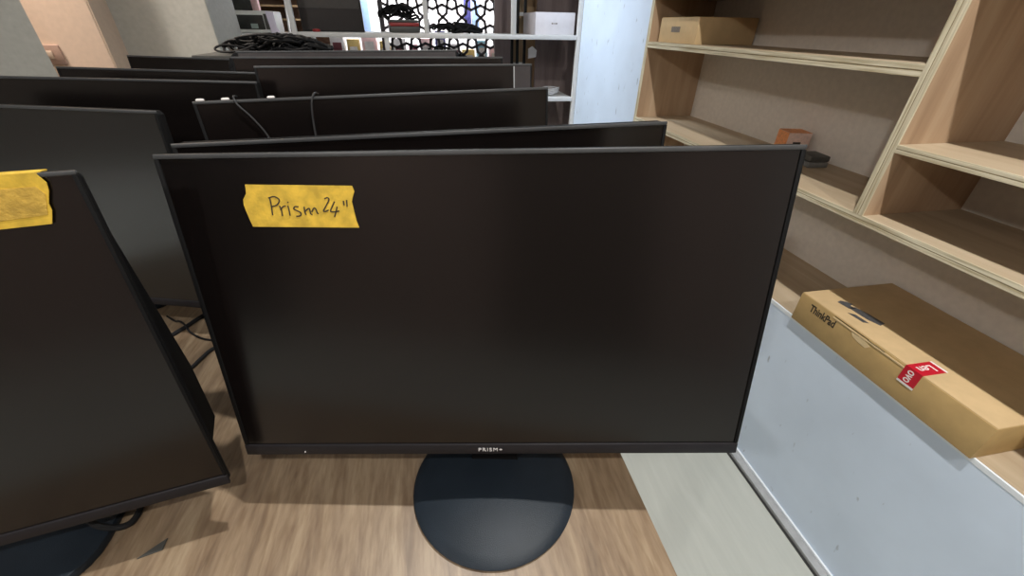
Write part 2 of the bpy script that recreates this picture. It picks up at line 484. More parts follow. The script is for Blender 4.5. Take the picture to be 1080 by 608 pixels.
def monitor(name, label, TL, yaw, roll, tilt, w_, h_, base_c, base='plate', base_size=(0.22, 0.13), bez=0.004, chin=0.013,
            screen='screen_matte', thick=0.014, house=(0.035, 0.05), base_yaw=None, edge='rim_lit', group=None, corner=0.003, hz=0.30, wedge=False):
    yaw, roll, tilt = map(math.radians, (yaw, roll, tilt))
    P = panel_matrix(TL, yaw, roll, tilt)
    by = yaw if base_yaw is None else math.radians(base_yaw)
    rt = root(name, (base_c[0], base_c[1], TZ), label, 'monitor', group, by)
    # casing: slim frame with an opening for the screen, back shell
    m = MB(P)
    m.prism([(corner, 0), (w_ - corner, 0), (w_, -corner), (w_, -h_ + corner), (w_ - corner, -h_), (corner, -h_), (0, -h_ + corner), (0, -corner)],
            thick - 0.003, (0, 0.003, 0), (1, 0, 0), (0, 0, 1), (0, 1, 0), bevel=0.0012)
    m.build('casing', 'black_plastic', rt)
    m = MB(P)                                            # thin front rim
    m.box((0, 0.0, -bez), (w_, 0.0029, 0), 0.0008)
    m.build('top_rim', edge, rt)
    for x0 in (0, w_ - bez):
        MB(P).box((x0, 0.0, -h_ + chin), (x0 + bez, 0.0029, -bez), 0.0005).build('side_rim', 'black_plastic', rt)
    MB(P).box((bez, 0.0012, -h_ + chin), (w_ - bez, 0.0029, -bez)).build('screen', screen, rt, smooth=False)
    m = MB(P); m.box((0, -0.0008, -h_), (w_, 0.0029, -h_ + chin), 0.0008)
    m.build('chin', 'chin_grey', rt)
    m = MB(P)                                            # thick rear housing
    if wedge:
        m.prism([(thick, -0.012), (thick + 0.008, -0.020), (thick + house[0], -0.20), (thick + house[0], -0.268), (thick, -0.285)], w_ - 2 * house[1], (house[1], 0, 0), (0, 1, 0), (0, 0, 1), (1, 0, 0), bevel=0.002)
    else:
          m.prism([(house[1], -0.05), (w_ - house[1], -0.05), (w_ - house[1] * 0.4, -0.10), (w_ - house[1] * 0.4, -h_ + hz * 0.15), (w_ - house[1], -h_ + 0.02), (house[1], -h_ + 0.02), (house[1] * 0.4, -h_ + hz * 0.15), (house[1] * 0.4, -0.10)],
            house[0], (0, thick, 0), (1, 0, 0), (0, 0, 1), (0, 1, 0), bevel=0.008)
    m.build('rear_housing', 'black_plastic', rt)
    # neck
    nk = P @ Vector((w_ / 2, thick + house[0] * 0.5, -h_ * 0.6))
    bt = Vector((base_c[0], base_c[1], TZ + 0.012))
    m = MB()
    d = Vector((math.cos(by), math.sin(by), 0)); fw = Vector((-math.sin(by), math.cos(by), 0))
    foot = bt + fw * 0.035
    q = bmesh.new()
    ring = []
    for c, hw, ht in ((foot, 0.030, 0.012), ((foot + nk) / 2 + fw * 0.02, 0.026, 0.010), (nk + fw * 0.02, 0.030, 0.012)):
        ring.append([q.verts.new(c + d * sx * hw + fw * sy * ht) for sx, sy in ((-1, -1), (1, -1), (1, 1), (-1, 1))])
    for A, B in zip(ring[:-1], ring[1:]):
        for k in range(4): q.faces.new((A[k], A[(k + 1) % 4], B[(k + 1) % 4], B[k]))
    q.faces.new(ring[0][::-1]); q.faces.new(ring[-1])
    m._add(q)
    m.build('neck', 'black_plastic', rt)
    if base == 'disc':
        R_ = base_size[0] / 2
        MB().lathe([(0, 0), (R_ - 0.004, 0), (R_, 0.002), (R_ + 0.0005, 0.0045), (R_ - 0.003, 0.0075), (R_ * 0.88, 0.0105), (R_ * 0.6, 0.015), (R_ * 0.35, 0.018), (0.0, 0.019)],
                   (base_c[0], base_c[1], TZ)).build('base', 'base_dark', rt, angle=60)
    else:
        bw, bd = base_size
        pts = []
        rr = min(bw, bd) * 0.28
        for cx_, cy_, a0 in ((bw / 2 - rr, bd / 2 - rr, 0), (-bw / 2 + rr, bd / 2 - rr, 90), (-bw / 2 + rr, -bd / 2 + rr, 180), (bw / 2 - rr, -bd / 2 + rr, 270)):
            for k in range(7):
                an = math.radians(a0 + k * 15)
                pts.append((cx_ + rr * math.cos(an), cy_ + rr * math.sin(an)))
        MB(ROOT[rt.name]).prism(pts, 0.012, (0, 0, 0), (1, 0, 0), (0, 1, 0), (0, 0, 1), bevel=0.003).build('base', 'base_dark', rt)
    return rt, P

def ribbon(mb, pts, half, y=-0.0006, dz=0.0005):
    """hand-drawn stroke on a monitor face: flat ribbon with a little thickness; pts are (u, v down)"""
    P_ = [Vector((u, 0, -v)) for u, v in pts]
    if len(P_) > 2:
        Q = []; E_ = [P_[0] * 2 - P_[1]] + P_ + [P_[-1] * 2 - P_[-2]]
        for i in range(1, len(E_) - 2):
            p0, p1, p2, p3 = E_[i - 1:i + 3]
            for k in range(4):
                t_ = k / 4
                Q.append(0.5 * ((2 * p1) + (p2 - p0) * t_ + (2 * p0 - 5 * p1 + 4 * p2 - p3) * t_ * t_ + (3 * p1 - p0 - 3 * p2 + p3) * t_ ** 3))
        Q.append(P_[-1]); P_ = Q
    L = []; R2 = []
    for i, p in enumerate(P_):
        d = (P_[min(i + 1, len(P_) - 1)] - P_[max(i - 1, 0)]).normalized()
        s = Vector((-d.z, 0, d.x)) * half
        L.append(p + s); R2.append(p - s)
    b = bmesh.new()
    fl = [b.verts.new((p.x, y, p.z)) for p in L]; fr = [b.verts.new((p.x, y, p.z)) for p in R2]
    bl = [b.verts.new((p.x, y + dz, p.z)) for p in L]; br = [b.verts.new((p.x, y + dz, p.z)) for p in R2]
    for i in range(len(P_) - 1):
        b.faces.new((fl[i], fl[i + 1], fr[i + 1], fr[i])); b.faces.new((bl[i], br[i], br[i + 1], bl[i + 1]))
        b.faces.new((fl[i], bl[i], bl[i + 1], fl[i + 1])); b.faces.new((fr[i], fr[i + 1], br[i + 1], br[i]))
    b.faces.new((fl[0], fr[0], br[0], bl[0])); b.faces.new((fl[-1], bl[-1], br[-1], fr[-1]))
    bmesh.ops.recalc_face_normals(b, faces=b.faces[:])
    mb._add(b)

GR = 'black monitors standing in rows on the table'
# nearest, central monitor
m1, P1 = monitor('monitor', 'large central black monitor with yellow tape reading Prism 24" and round base', (-0.229, 0.396, 1.1445), -11.03, 1.83, 11.1, 0.539, 0.3186,
                 (0.042, 0.307), 'disc', (0.202, 0.202), group=GR)
tp = MB(P1)
edge_l = [(0.0695, 0.0619), (0.0682, 0.056), (0.0675, 0.0518), (0.0668, 0.048), (0.0661, 0.0427), (0.0668, 0.038), (0.0706, 0.033), (0.0712, 0.029)]
edge_r = [(0.1627, 0.0278), (0.164, 0.0326), (0.1622, 0.0365), (0.1605, 0.0414), (0.1612, 0.050), (0.162, 0.058), (0.1634, 0.0639)]
pts = [(0.0715, 0.0255)] + edge_r[:0] + [(0.115, 0.0266)] + edge_r + [(0.115, 0.0629)] + edge_l
tp.prism([(u, -v) for u, v in pts], 0.0008, (0, 0.0005, 0), (1, 0, 0), (0, 0, 1), (0, 1, 0))
tape = tag(tp.build('tape_label', 'tape_yellow', m1, smooth=False), 'yellow masking tape strip with handwriting')
strokes = [[(0.0902, 0.037), (0.0902, 0.043), (0.0894, 0.0518)], [(0.089, 0.037), (0.0941, 0.0358), (0.0976, 0.0377), (0.0978, 0.0401), (0.0949, 0.0431), (0.0899, 0.0445)],
    [(0.0972, 0.0437), (0.0981, 0.048), (0.0979, 0.0527)], [(0.0973, 0.0474), (0.1001, 0.0446), (0.1027, 0.0438)],
    [(0.1045, 0.0438), (0.1048, 0.0481), (0.1046, 0.0524)], [(0.105, 0.0405), (0.1053, 0.0413)],
    [(0.1135, 0.0448), (0.1105, 0.0447), (0.1091, 0.0467), (0.1121, 0.0484), (0.1145, 0.05), (0.1138, 0.0525), (0.1099, 0.0531)],
    [(0.1184, 0.0448), (0.1183, 0.0495), (0.1188, 0.0519)], [(0.1185, 0.0489), (0.1218, 0.0465), (0.1229, 0.0471), (0.123, 0.0508), (0.1244, 0.0518)],
    [(0.1242, 0.0495), (0.1267, 0.0462), (0.1282, 0.0469), (0.129, 0.0502), (0.1299, 0.0511)],
    [(0.1374, 0.0382), (0.1403, 0.0374), (0.1411, 0.0394), (0.1374, 0.0448), (0.1347, 0.0487), (0.1366, 0.0491), (0.1393, 0.0479)],
    [(0.1457, 0.0407), (0.1429, 0.0451), (0.1409, 0.0491), (0.1446, 0.0496), (0.1484, 0.0489)], [(0.1472, 0.0452), (0.1454, 0.0498), (0.1434, 0.0541)],
    [(0.1535, 0.0402), (0.1535, 0.0441)], [(0.1564, 0.0396), (0.1559, 0.0453)]]
hw = MB(P1)
for s in strokes: ribbon(hw, s, 0.00052, y=0.0001)
hw.build('handwriting', 'ink_black', tape, smooth=False)
FACE = Matrix(((1, 0, 0, 0), (0, 0, -1, 0), (0, 1, 0, 0), (0, 0, 0, 1)))      # text xy -> panel x,z facing the viewer
lg = MB(P1); lg.text('PRISM+', 0.0064, Matrix.Translation((0.2708, -0.0011, -0.3125)) @ FACE, 0.0005, bold=0.0, xs=1.12, space=1.22)
lg.build('logo', 'print_white', m1, smooth=False)
sp = MB(P1); sp.prism([(0.0652, -0.3155), (0.0667, -0.3150), (0.0664, -0.3132), (0.0655, -0.3138)], 0.0006, (0, -0.0013, 0), (1, 0, 0), (0, 0, 1), (0, 1, 0))
sp.build('paint_fleck', 'print_white', m1, smooth=False)

# four monitors lined up behind it
m2, P2 = monitor('monitor', 'black monitor directly behind the large central one, its right end showing over it', (-0.252, 0.470, 1.136), 2.2, 0.7, 4, 0.54, 0.32, (0.02, 0.545), group=GR, corner=0.006)
m3, P3 = monitor('monitor', 'black monitor third in the central column, cables draped over its left end', (-0.325, 0.698, 1.142), 7.8, 0.7, 5, 0.54, 0.32, (-0.065, 0.79), group=GR)
m4, P4 = monitor('monitor', 'black monitor fourth in the central column, with a grey strip at its right edge', (-0.314, 0.943, 1.1675), 2.9, 0.3, 5, 0.54, 0.33, (-0.045, 0.995), base_size=(0.22, 0.12), group=GR)
s4 = MB(P4); s4.box((0.502, -0.0006, -0.317), (0.5365, 0.0011, -0.0045)); s4.build('speaker_strip', 'm6_grey', m4, smooth=False)
s4 = MB(P4); s4.box((0.4995, -0.0008, -0.317), (0.5018, 0.0011, -0.0045)); s4.build('light_seam', 'skirt_grey', m4, smooth=False)
m5, P5 = monitor('monitor', 'black monitor fifth in the central column, only its thin top edge visible', (-0.408, 1.105, 1.1725), 3.5, 0.0, 4, 0.60, 0.33, (-0.045, 1.155), base_size=(0.20, 0.11), group=GR)
m6, P6 = monitor('monitor', 'dark grey monitor rearmost in the central column, below the white rear shelf', (-0.451, 1.262, 1.175), 1.5, 0.6, 9, 0.54, 0.33, (-0.18, 1.325), base_size=(0.20, 0.12), screen='m6_grey', group=GR)
# left column
m7, P7 = monitor('monitor', 'black monitor cut off at the left edge with yellow-brown tape over its top', (-0.245 - 0.54 * math.cos(math.radians(9.5)), 0.335 - 0.54 * math.sin(math.radians(9.5)), 1.150),
                 9.5, 0.0, 5.5, 0.54, 0.3245, (-0.515, 0.350), base_size=(0.235, 0.19), base_yaw=4, group=GR, thick=0.008, house=(0.036, 0.006), bez=0.003, chin=0.012, corner=0.004, wedge=True)
UR = 0.54
tq = MB(P7)
tq.prism([(UR - 0.125, -0.0004), (UR - 0.0205, -0.0004), (UR - 0.0175, -0.0065), (UR - 0.0185, -0.012), (UR - 0.0222, -0.0209), (UR - 0.0226, -0.026), (UR - 0.0262, -0.0348), (UR - 0.0553, -0.0352), (UR - 0.125, -0.0357), (UR - 0.128, -0.02)],
         0.0008, (0, -0.0012, 0), (1, 0, 0), (0, 0, 1), (0, 1, 0))
tq.box((UR - 0.125, -0.0012, -0.0004), (UR - 0.0205, 0.012, 0.0006))
tag(tq.build('tape_label', 'tape_yellow', m7, smooth=False), 'yellow masking tape folded over the top edge')
tq = MB(P7)
tq.prism([(UR - 0.12, -0.0085), (UR - 0.024, -0.0085), (UR - 0.021, -0.014), (UR - 0.0255, -0.028), (UR - 0.06, -0.030), (UR - 0.12, -0.0305)], 0.0004, (0, -0.0016, 0), (1, 0, 0), (0, 0, 1), (0, 1, 0))
tq.build('tape_patch', 'tape_ochre', m7, smooth=False)
m8, P8 = monitor('monitor', 'black glossy monitor second in the left column, turned right with soft grey reflection', (-0.894, 0.860, 1.130), -17, 0.0, 5, 0.54, 0.325, (-0.66, 0.875), base_size=(0.22, 0.11), screen='screen_gloss', group=GR, corner=0.005)
m9, P9 = monitor('monitor', 'wide black monitor third in the left column, with long straight top edge', (-0.88, 1.014, 1.148), -13.0, 0.0, 5, 0.60, 0.34, (-0.575, 0.985), base_size=(0.22, 0.10), group=GR)
m10, P10 = monitor('monitor', 'black monitor fourth in the left column, in front of the beige wall', (-0.773, 1.154, 1.150), -16.8, 0.0, 5, 0.48, 0.33, (-0.525, 1.130), base_size=(0.20, 0.10), group=GR)
m11, P11 = monitor('monitor', 'black monitor rearmost in the left column, below the second grey pillar', (-0.831, 1.522, 1.150), -22, 0.0, 5, 0.52, 0.33, (-0.57, 1.470), base_size=(0.22, 0.13), group=GR)

# ------------------------------------------------------------------ cables and bits on the table
def cable(name, pts, r, label, mat='cable_black', smooth=5):
    return tag(MB().tube(pts, r, 8, smooth).build(name, mat), label, 'cable')
cable('cable', [(-0.62, 0.70, TZ + .004), (-0.53, 0.695, TZ + .004), (-0.511, 0.694, TZ + .004), (-0.492, 0.723, TZ + .004), (-0.471, 0.763, TZ + .004), (-0.44, 0.80, TZ + .004)], 0.0038,
      'thick black cable on the table under the glossy left monitor')
cable('cable', [(-0.545, 0.770, TZ + .002), (-0.520, 0.748, TZ + .003), (-0.505, 0.736, TZ + .010), (-0.490, 0.722, TZ + .011), (-0.474, 0.704, TZ + .003), (-0.440, 0.680, TZ + .002), (-0.40, 0.672, TZ + .002)], 0.0018,
      'thin dark wire crossing the thick cable on the table')
cable('cable', [(-0.52, 0.54, TZ + .004), (-0.47, 0.555, TZ + .004), (-0.434, 0.594, TZ + .004), (-0.424, 0.623, TZ + .004), (-0.411, 0.651, TZ + .004), (-0.36, 0.675, TZ + .004)], 0.0032,
      'black cable running under the left edge of the large central monitor')
cable('cable', [(-0.38, 0.46, TZ + .004), (-0.382, 0.40, TZ + .004), (-0.384, 0.365, TZ + .004), (-0.380, 0.340, TZ + .004), (-0.384, 0.328, TZ + .006), (-0.398, 0.324, TZ + .013), (-0.415, 0.330, TZ + .024), (-0.435, 0.355, TZ + .04)], 0.0035,
      'black cable loop peeking out below the taped left monitor')
sc = MB().prism([(-0.356, 0.289), (-0.3335, 0.2945), (-0.334, 0.307), (-0.342, 0.301)], 0.0012, (0, 0, TZ + 0.0003), (1, 0, 0), (0, 1, 0), (0, 0, 1))
tag(sc.build('plastic_scrap', 'dark_grey_plastic', None, smooth=False), 'small dark triangular scrap lying on the bare table at lower left', 'scrap')

# cables hanging over monitors
def onpanel(P, u, v, y=-0.004): return P @ Vector((u, y, -v))
cable('cable', [onpanel(P3, 0.050, -0.003, 0.03), onpanel(P3, 0.052, -0.004, 0.004), onpanel(P3, 0.056, 0.006), onpanel(P3, 0.070, 0.025), onpanel(P3, 0.083, 0.05), onpanel(P3, 0.090, 0.085), onpanel(P3, 0.094, 0.14)], 0.0014,
      'thin grey cable curving down the left end of the third central monitor', 'cable_grey')
cable('cable', [onpanel(P3, 0.162, -0.002, 0.04), onpanel(P3, 0.160, -0.004, 0.004), onpanel(P3, 0.155, 0.006), onpanel(P3, 0.151, 0.03), onpanel(P3, 0.149, 0.07), onpanel(P3, 0.148, 0.14)], 0.0015,
      'grey cable hanging straight down the third central monitor', 'cable_grey')
cl = MB()
for u in (0.006, 0.038, 0.098):  # small white bits along the third monitor's top edge
    cl = MB(); c = onpanel(P3, u, -0.0045, 0.006)
    cl.box((c.x - 0.005, c.y + 0.003, c.z - 0.006), (c.x + 0.005, c.y + 0.010, c.z - 0.0025), 0.0015)
    tag(cl.build('white_pad', 'sticker_white', None), {0.006: 'small white pad at the far left corner of the third central monitor', 0.038: 'small white pad beside the curving cable on the third central monitor', 0.098: 'small white pad at the foot of the fourth central monitor'}[u], 'pad', 'white pads on the third monitor')
a_ = P11 @ Vector((0.36, 0.0, 0.0))
cable('cable', [a_ + Vector((0.03, 0.06, -0.05)), a_ + Vector((0.045, 0.03, 0.0)), a_ + Vector((0.04, 0.0, 0.013)), a_ + Vector((0.01, -0.012, 0.012)), a_ + Vector((-0.012, -0.014, -0.012)), a_ + Vector((-0.012, -0.016, -0.05)), a_ + Vector((-0.004, -0.02, -0.12))], 0.007,
      'thick black cable looped over the top of the rearmost left monitor')

# ------------------------------------------------------------------ boxes on the bookcase
bx = root('laptop_box', (1.085, 0.535, 0.568), 'long brown laptop box with red seal on the lowest bookcase shelf', 'box')
BX0, BX1, BY0, BY1, BZ0, BZ1 = 0.938, 1.222, 0.308, 0.757, 0.5682, 0.652
MB().box((BX0, BY0, BZ0), (BX1, BY1, BZ1 - 0.0015), 0.0015).build('body', 'cardboard', bx)
m = MB(); m.box((BX0 + 0.0015, BY0 + 0.001, BZ1 - 0.0014), (BX1, BY1 - 0.001, BZ1), 0.0006)
lid = m.build('lid', 'cardboard_pale', bx)
m = MB()                                  # torn flap slit along the front edge
m.box((BX0 - 0.0005, 0.560, BZ1 - 0.0042), (BX0 + 0.0016, 0.652, BZ1 - 0.0028)); m.box((BX0 - 0.0005, 0.520, BZ1 - 0.0062), (BX0 + 0.0012, 0.562, BZ1 - 0.0050))
m.build('flap_slit', 'ink_black', bx, smooth=False)
m = MB(); m.box((BX0 - 0.0012, 0.470, BZ1 - 0.010), (BX0 + 0.0008, 0.655, BZ1 - 0.0065), 0.0005); m.build('flap_edge', 'cardboard_edge', bx, smooth=False)
m = MB(); m.prism([(0, 0), (0.03, 0.002), (0.05, -0.004), (0.042, -0.014), (0.02, -0.012), (0.006, -0.008)], 0.0006, (BX0 - 0.0007, 0.600, BZ1 - 0.012), (0, -1, 0), (0, 0, 1), (1, 0, 0))
m.build('tear_mark', 'cardboard_edge', bx, smooth=False)
SIDE = Matrix(((0, 0, -1, 0), (-1, 0, 0, 0), (0, 1, 0, 0), (0, 0, 0, 1)))    # text on a face looking to -x
m = MB(); m.text('ThinkPad', 0.0285, Matrix.Translation((BX0 - 0.0004, 0.680, 0.6275)) @ SIDE, 0.0005, bold=0.0007, xs=0.72)
m.build('lettering', 'ink_black', bx, smooth=False)
m = MB()
m.prism([(0, 0), (0.030, 0.004), (0.034, 0.022), (0.020, 0.018), (0.016, 0.030), (0.004, 0.024), (-0.004, 0.012)], 0.0006, (0.990, 0.700, BZ1), (0, -1, 0), (1, 0, 0), (0, 0, 1))
m.prism([(0, 0), (0.05, 0.003), (0.075, 0.012), (0.07, 0.03), (0.03, 0.026), (0.0, 0.018)], 0.0006, (0.996, 0.672, BZ1), (0, -1, 0), (1, 0, 0), (0, 0, 1))
m.prism([(0, 0), (0.04, 0.003), (0.045, 0.014), (0.01, 0.012)], 0.0006, (0.975, 0.655, BZ1 + 0.0001), (0, -1, 0), (1, 0, 0), (0, 0, 1))
tag(m.build('torn_label', 'label_silver', bx, smooth=False), 'dark torn silver label')
# red seal: folded over the front edge
SY0, SY1 = 0.440, 0.474
m = MB(); m.box((BX0 - 0.0014, SY0, BZ1 - 0.036), (BX0 - 0.0008, SY1, BZ1 + 0.0005)); m.box((BX0 - 0.0014, SY0, BZ1 + 0.0001), (BX0 + 0.058, SY1, BZ1 + 0.0007))
seal = tag(m.build('seal', 'sticker_red', bx, smooth=False), 'red and white paper seal')
for lo_, hi_ in (((BX0 - 0.0014, SY0, BZ1 - 0.041), (BX0 - 0.0008, SY1, BZ1 - 0.0361)), ((BX0 + 0.0581, SY0, BZ1 + 0.0001), (BX0 + 0.063, SY1, BZ1 + 0.0007))):
    tag(MB().box(lo_, hi_).build('seal_border', 'sticker_white', seal, smooth=False), 'white end strip of the seal')
DOWN = Matrix(((0, 0, -1, 0), (0, -1, 0, 0), (-1, 0, 0, 0), (0, 0, 0, 1)))
# reading direction down the front, letter tops towards -y
DOWN = Matrix(((0, 0, -1, 0), (0, -1, 0, 0), (-1, 0, 0, 0), (0, 0, 0, 1)))
TOPM = Matrix(((-1, 0, 0, 0), (0, -1, 0, 0), (0, 0, 1, 0), (0, 0, 0, 1)))
yc = (SY0 + SY1) / 2
m = MB(); m.text('ovo', 0.026, Matrix.Translation((BX0 - 0.0016, yc, BZ1 - 0.0185)) @ DOWN, 0.0004, bold=0.0002, xs=0.74)
m.text('Len', 0.026, Matrix.Translation((BX0 + 0.0285, yc, BZ1 + 0.0009)) @ TOPM, 0.0004, bold=0.0002, xs=1.0)
m.build('lettering', 'sticker_white', seal, smooth=False)

b2 = root('cardboard_box', (1.10, 1.76, 1.187), 'plain brown cardboard box on the bookcase shelf at the far end', 'box')
m = MB(); m.box((0.982, 1.605, 1.1872), (1.222, 1.885, 1.272), 0.002); m.build('body', 'cardboard_pale', b2)
m = MB(); m.box((0.984, 1.607, 1.2722), (1.222, 1.883, 1.2735), 0.0005); m.build('lid', 'cardboard', b2)
m = MB(); m.box((0.9812, 1.725, 1.2235), (0.9822, 1.790, 1.2425)); m.build('printed_label', 'print_grey', b2, smooth=False)

ob = root('small_box', (1.176, 1.22, 0.8852), 'small orange and white product box on the bookcase shelf behind the large central monitor', 'box', rz=math.radians(-14))
mo = ROOT[ob.name]
m = MB(mo); m.box((-0.032, -0.034, 0.0), (0.040, 0.034, 0.074), 0.001); m.build('body', 'pink_card', ob)
m = MB(mo); m.box((-0.0328, -0.0335, 0.001), (-0.0321, 0.0335, 0.073)); m.box((-0.0318, -0.0335, 0.0742), (0.0395, 0.0335, 0.0747)); m.build('orange_face', 'orange_card', ob, smooth=False)
m = MB(mo); m.box((-0.012, -0.0348, 0.028), (0.012, -0.0341, 0.046)); m.build('picture', 'ink_black', ob, smooth=False)
m = MB(mo); m.box((-0.030, -0.0346, 0.016), (0.028, -0.0341, 0.026)); m.build('white_band', 'sticker_white', ob, smooth=False)

ad = root('power_adapter', (1.155, 1.095, 0.8852), 'dark grey slim device lying on the bookcase shelf beside the orange box', 'adapter', rz=math.radians(-8))
ma = ROOT[ad.name]
m = MB(ma); m.box((-0.032, -0.035, 0.0), (0.030, 0.035, 0.016), 0.003); m.build('lower_case', 'mid_grey_plastic', ad)
m = MB(ma); m.box((-0.032, -0.035, 0.017), (0.030, 0.035, 0.034), 0.004); m.build('upper_case', 'dark_grey_plastic', ad)

# ------------------------------------------------------------------ white shelving at the rear with its contents
ws = root('metal_shelving', (0.15, 2.95, 0), 'white framed open shelving across the rear of the room', 'shelving')
for x0, x1, z0 in ((-0.69, -0.665, 0), (0.018, 0.044, 1.1887), (0.520, 0.548, 1.1887), (0.925, 0.9495, 0)):
    MB().box((x0, YR, z0), (x1, YR + 0.025, 2.3), 0.002).build('post', 'frame_white', ws)
for x0, x1 in ((-0.69, -0.665),):
    MB().box((x0, YR + 0.4242, 0), (x1, YR + 0.449, 2.3), 0.002).build('post', 'frame_white', ws)
MB().box((-0.6645, YR - 0.001, 1.165), (0.9245, YR + 0.424, 1.1885), 0.002).build('shelf', 'frame_white', ws)
MB().box((-0.6645, YR - 0.001, 0.823), (0.9245, YR + 0.424, 0.846), 0.002).build('shelf', 'frame_white', ws)
MB().box((-0.6645, YR - 0.001, 1.60), (0.9245, YR + 0.424, 1.62), 0.002).build('shelf', 'frame_white', ws)
MB().box((-0.21, YR + 0.002, 0.847), (-0.185, YR + 0.027, 1.1645), 0.002).build('short_post', 'frame_white', ws)

wb = root('white_box', (0.79, 3.0, 1.1885), 'white carton on the rear white shelving next to the pale wall panel', 'box')
m = MB(); m.box((0.672, 2.835, 1.1887), (0.915, 3.19, 1.302), 0.003); m.build('body', 'white_card', wb)
m = MB(); m.box((0.674, 2.837, 1.3022), (0.913, 3.188, 1.304), 0.0008); m.build('lid', 'white_card', wb)
m = MB(); m.box((0.770, 2.8338, 1.244), (0.780, 2.8348, 1.251)); m.box((0.783, 2.8338, 1.245), (0.789, 2.8348, 1.250)); m.box((0.792, 2.8338, 1.2445), (0.806, 2.8348, 1.2505)); m.build('printed_mark', 'print_grey', wb, smooth=False)

struct('trim_7', MB().box((0.78, 3.26, 0), (1.289, 3.29, 2.72)), 'mauve_wood')
struct('trim_8', MB().box((0.49, 3.26, 0), (0.60, 3.29, 2.72)), 'mauve_wood')
struct('trim_9', MB().box((0.60, 3.42, 0), (0.92, 3.45, 2.72)), 'tan_wood')
mr = root('dark_rack', (0.64, 3.27, 0), 'black post rack standing behind the white shelving at its right bay', 'rack')
for x in (0.602, 0.640, 0.690):
    MB().box((x, 3.255, 0), (x + 0.018, 3.275, 2.3), 0.001).build('post', 'cable_black', mr)
MB().box((0.602, 3.276, 0.99), (0.70, 3.33, 1.01)).build('rack_shelf', 'frame_white', mr)
MB().box((0.602, 3.276, 1.29), (0.70, 3.33, 1.31)).build('rack_shelf', 'frame_white', mr)
pp = MB(); pp.prism([(0, 0), (0.055, 0.01), (0.06, 0.05), (0.03, 0.075), (0.0, 0.06)], 0.01, (0.715, 3.20, 1.04), (1, 0, 0), (0, 0.1, 1), (0, 1, 0))
tag(pp.build('paper_bundle', 'sticker_white', None, smooth=False), 'crumpled white paper hanging behind the lower right bay', 'paper')

# coil of clear cable on the low shelf
co = MB()
pts = []
for k in range(60):
    a = k * 0.42
    pts.append((0.80 + (0.055 + 0.006 * math.sin(k * 1.3)) * math.cos(a), 2.90 + 0.05 * math.sin(a), 0.852 + 0.0006 * k + 0.012 * abs(math.sin(a * 0.5 + 1))))
co.tube(pts, 0.0028, 6, 2)
tag(co.build('clear_cable', 'clear_plastic'), 'coiled clear cable on the lower rear shelf beside the wall panel', 'cable')

# television on the rear shelf
tv = root('television', (-0.49, 2.95, 1.1885), 'black flat television standing on the rear white shelf', 'television')
mt = Matrix.Translation((-0.49, 2.93, 1.1885)) @ Matrix.Rotation(math.radians(6), 4, 'X').to_4x4()
m = MB(); m.box((-0.665 + 0.003, 2.93, 1.1887), (-0.325, 2.96, 1.50), 0.004); m.build('casing', 'tv_black', tv)
m = MB(); m.box((-0.655, 2.9275, 1.30), (-0.335, 2.9298, 1.49)); m.build('screen', 'tv_upper', tv, smooth=False)
m = MB(); m.box((-0.655, 2.928, 1.195), (-0.335, 2.9298, 1.298)); m.build('lower_panel', 'tv_black', tv, smooth=False)
rd = MB().lathe([(0, 0), (0.020, 0), (0.022, 0.006), (0.018, 0.013), (0, 0.015)], (-0.575, 2.865, 1.1887), 24)
tag(rd.build('red_lid', 'tool_red'), 'small red lid in front of the television on the rear shelf', 'lid')

# red tool case and dark cables on the rear shelf
tc_ = root('tool_case', (-0.10, 2.96, 1.1892), 'dark case with red band among black cables on the rear shelf', 'case', rz=math.radians(8))
mc = ROOT[tc_.name]
m = MB(mc); m.box((-0.085, -0.06, 0.0), (0.085, 0.06, 0.032), 0.006); m.build('lower_case', 'dark_grey_plastic', tc_)
m = MB(mc); m.box((-0.083, -0.062, 0.032), (0.083, 0.062, 0.050), 0.004); m.build('band', 'tool_red', tc_)
m = MB(mc); m.box((-0.08, -0.058, 0.050), (0.08, 0.058, 0.064), 0.005); m.build('upper_case', 'dark_grey_plastic', tc_)

def heap(name, c, size, n, r, label, mat='cable_black', seed=1, floor_z=None):
    rnd = random.Random(seed)
    mb = MB()
    for i in range(n):
        p = Vector((rnd.uniform(-0.6, 0.6) * size[0], rnd.uniform(-0.6, 0.6) * size[1], rnd.uniform(0.1, 0.8) * size[2]))
        a = rnd.uniform(0, 6.28); pts = []
        rad = rnd.uniform(0.25, 0.6)
        for k in range(11):
            a += rnd.uniform(0.3, 0.9)
            q = p + Vector((math.cos(a) * size[0] * rad, math.sin(a) * size[1] * rad, rnd.uniform(-0.25, 0.45) * size[2]))
            q.x = max(-size[0], min(size[0], q.x)); q.y = max(-size[1], min(size[1], q.y))
            fall = max(0.12, 1 - (q.x / size[0]) ** 2 * 0.7)
            q.z = max(r, min(size[2] * fall, q.z))
            pts.append(Vector(c) + q)
        mb.tube(pts, r, 6, 3)
    return tag(mb.build(name, mat), label, 'cables', kind='stuff')
heap('cable_heap', (-0.13, 2.97, 1.1885 + 0.064), (0.12, 0.07, 0.07), 12, 0.006, 'black cables piled on top of the red-banded case', seed=3)
heap('cable_heap', (0.20, 2.95, 1.1895), (0.16, 0.07, 0.055), 16, 0.0055, 'black cables heaped on the rear shelf in front of the lattice', seed=4)
heap('cable_heap', (0.10, 2.96, 0.847), (0.25, 0.09, 0.27), 26, 0.007, 'dark cables hanging in the lower level of the rear shelving', seed=8)

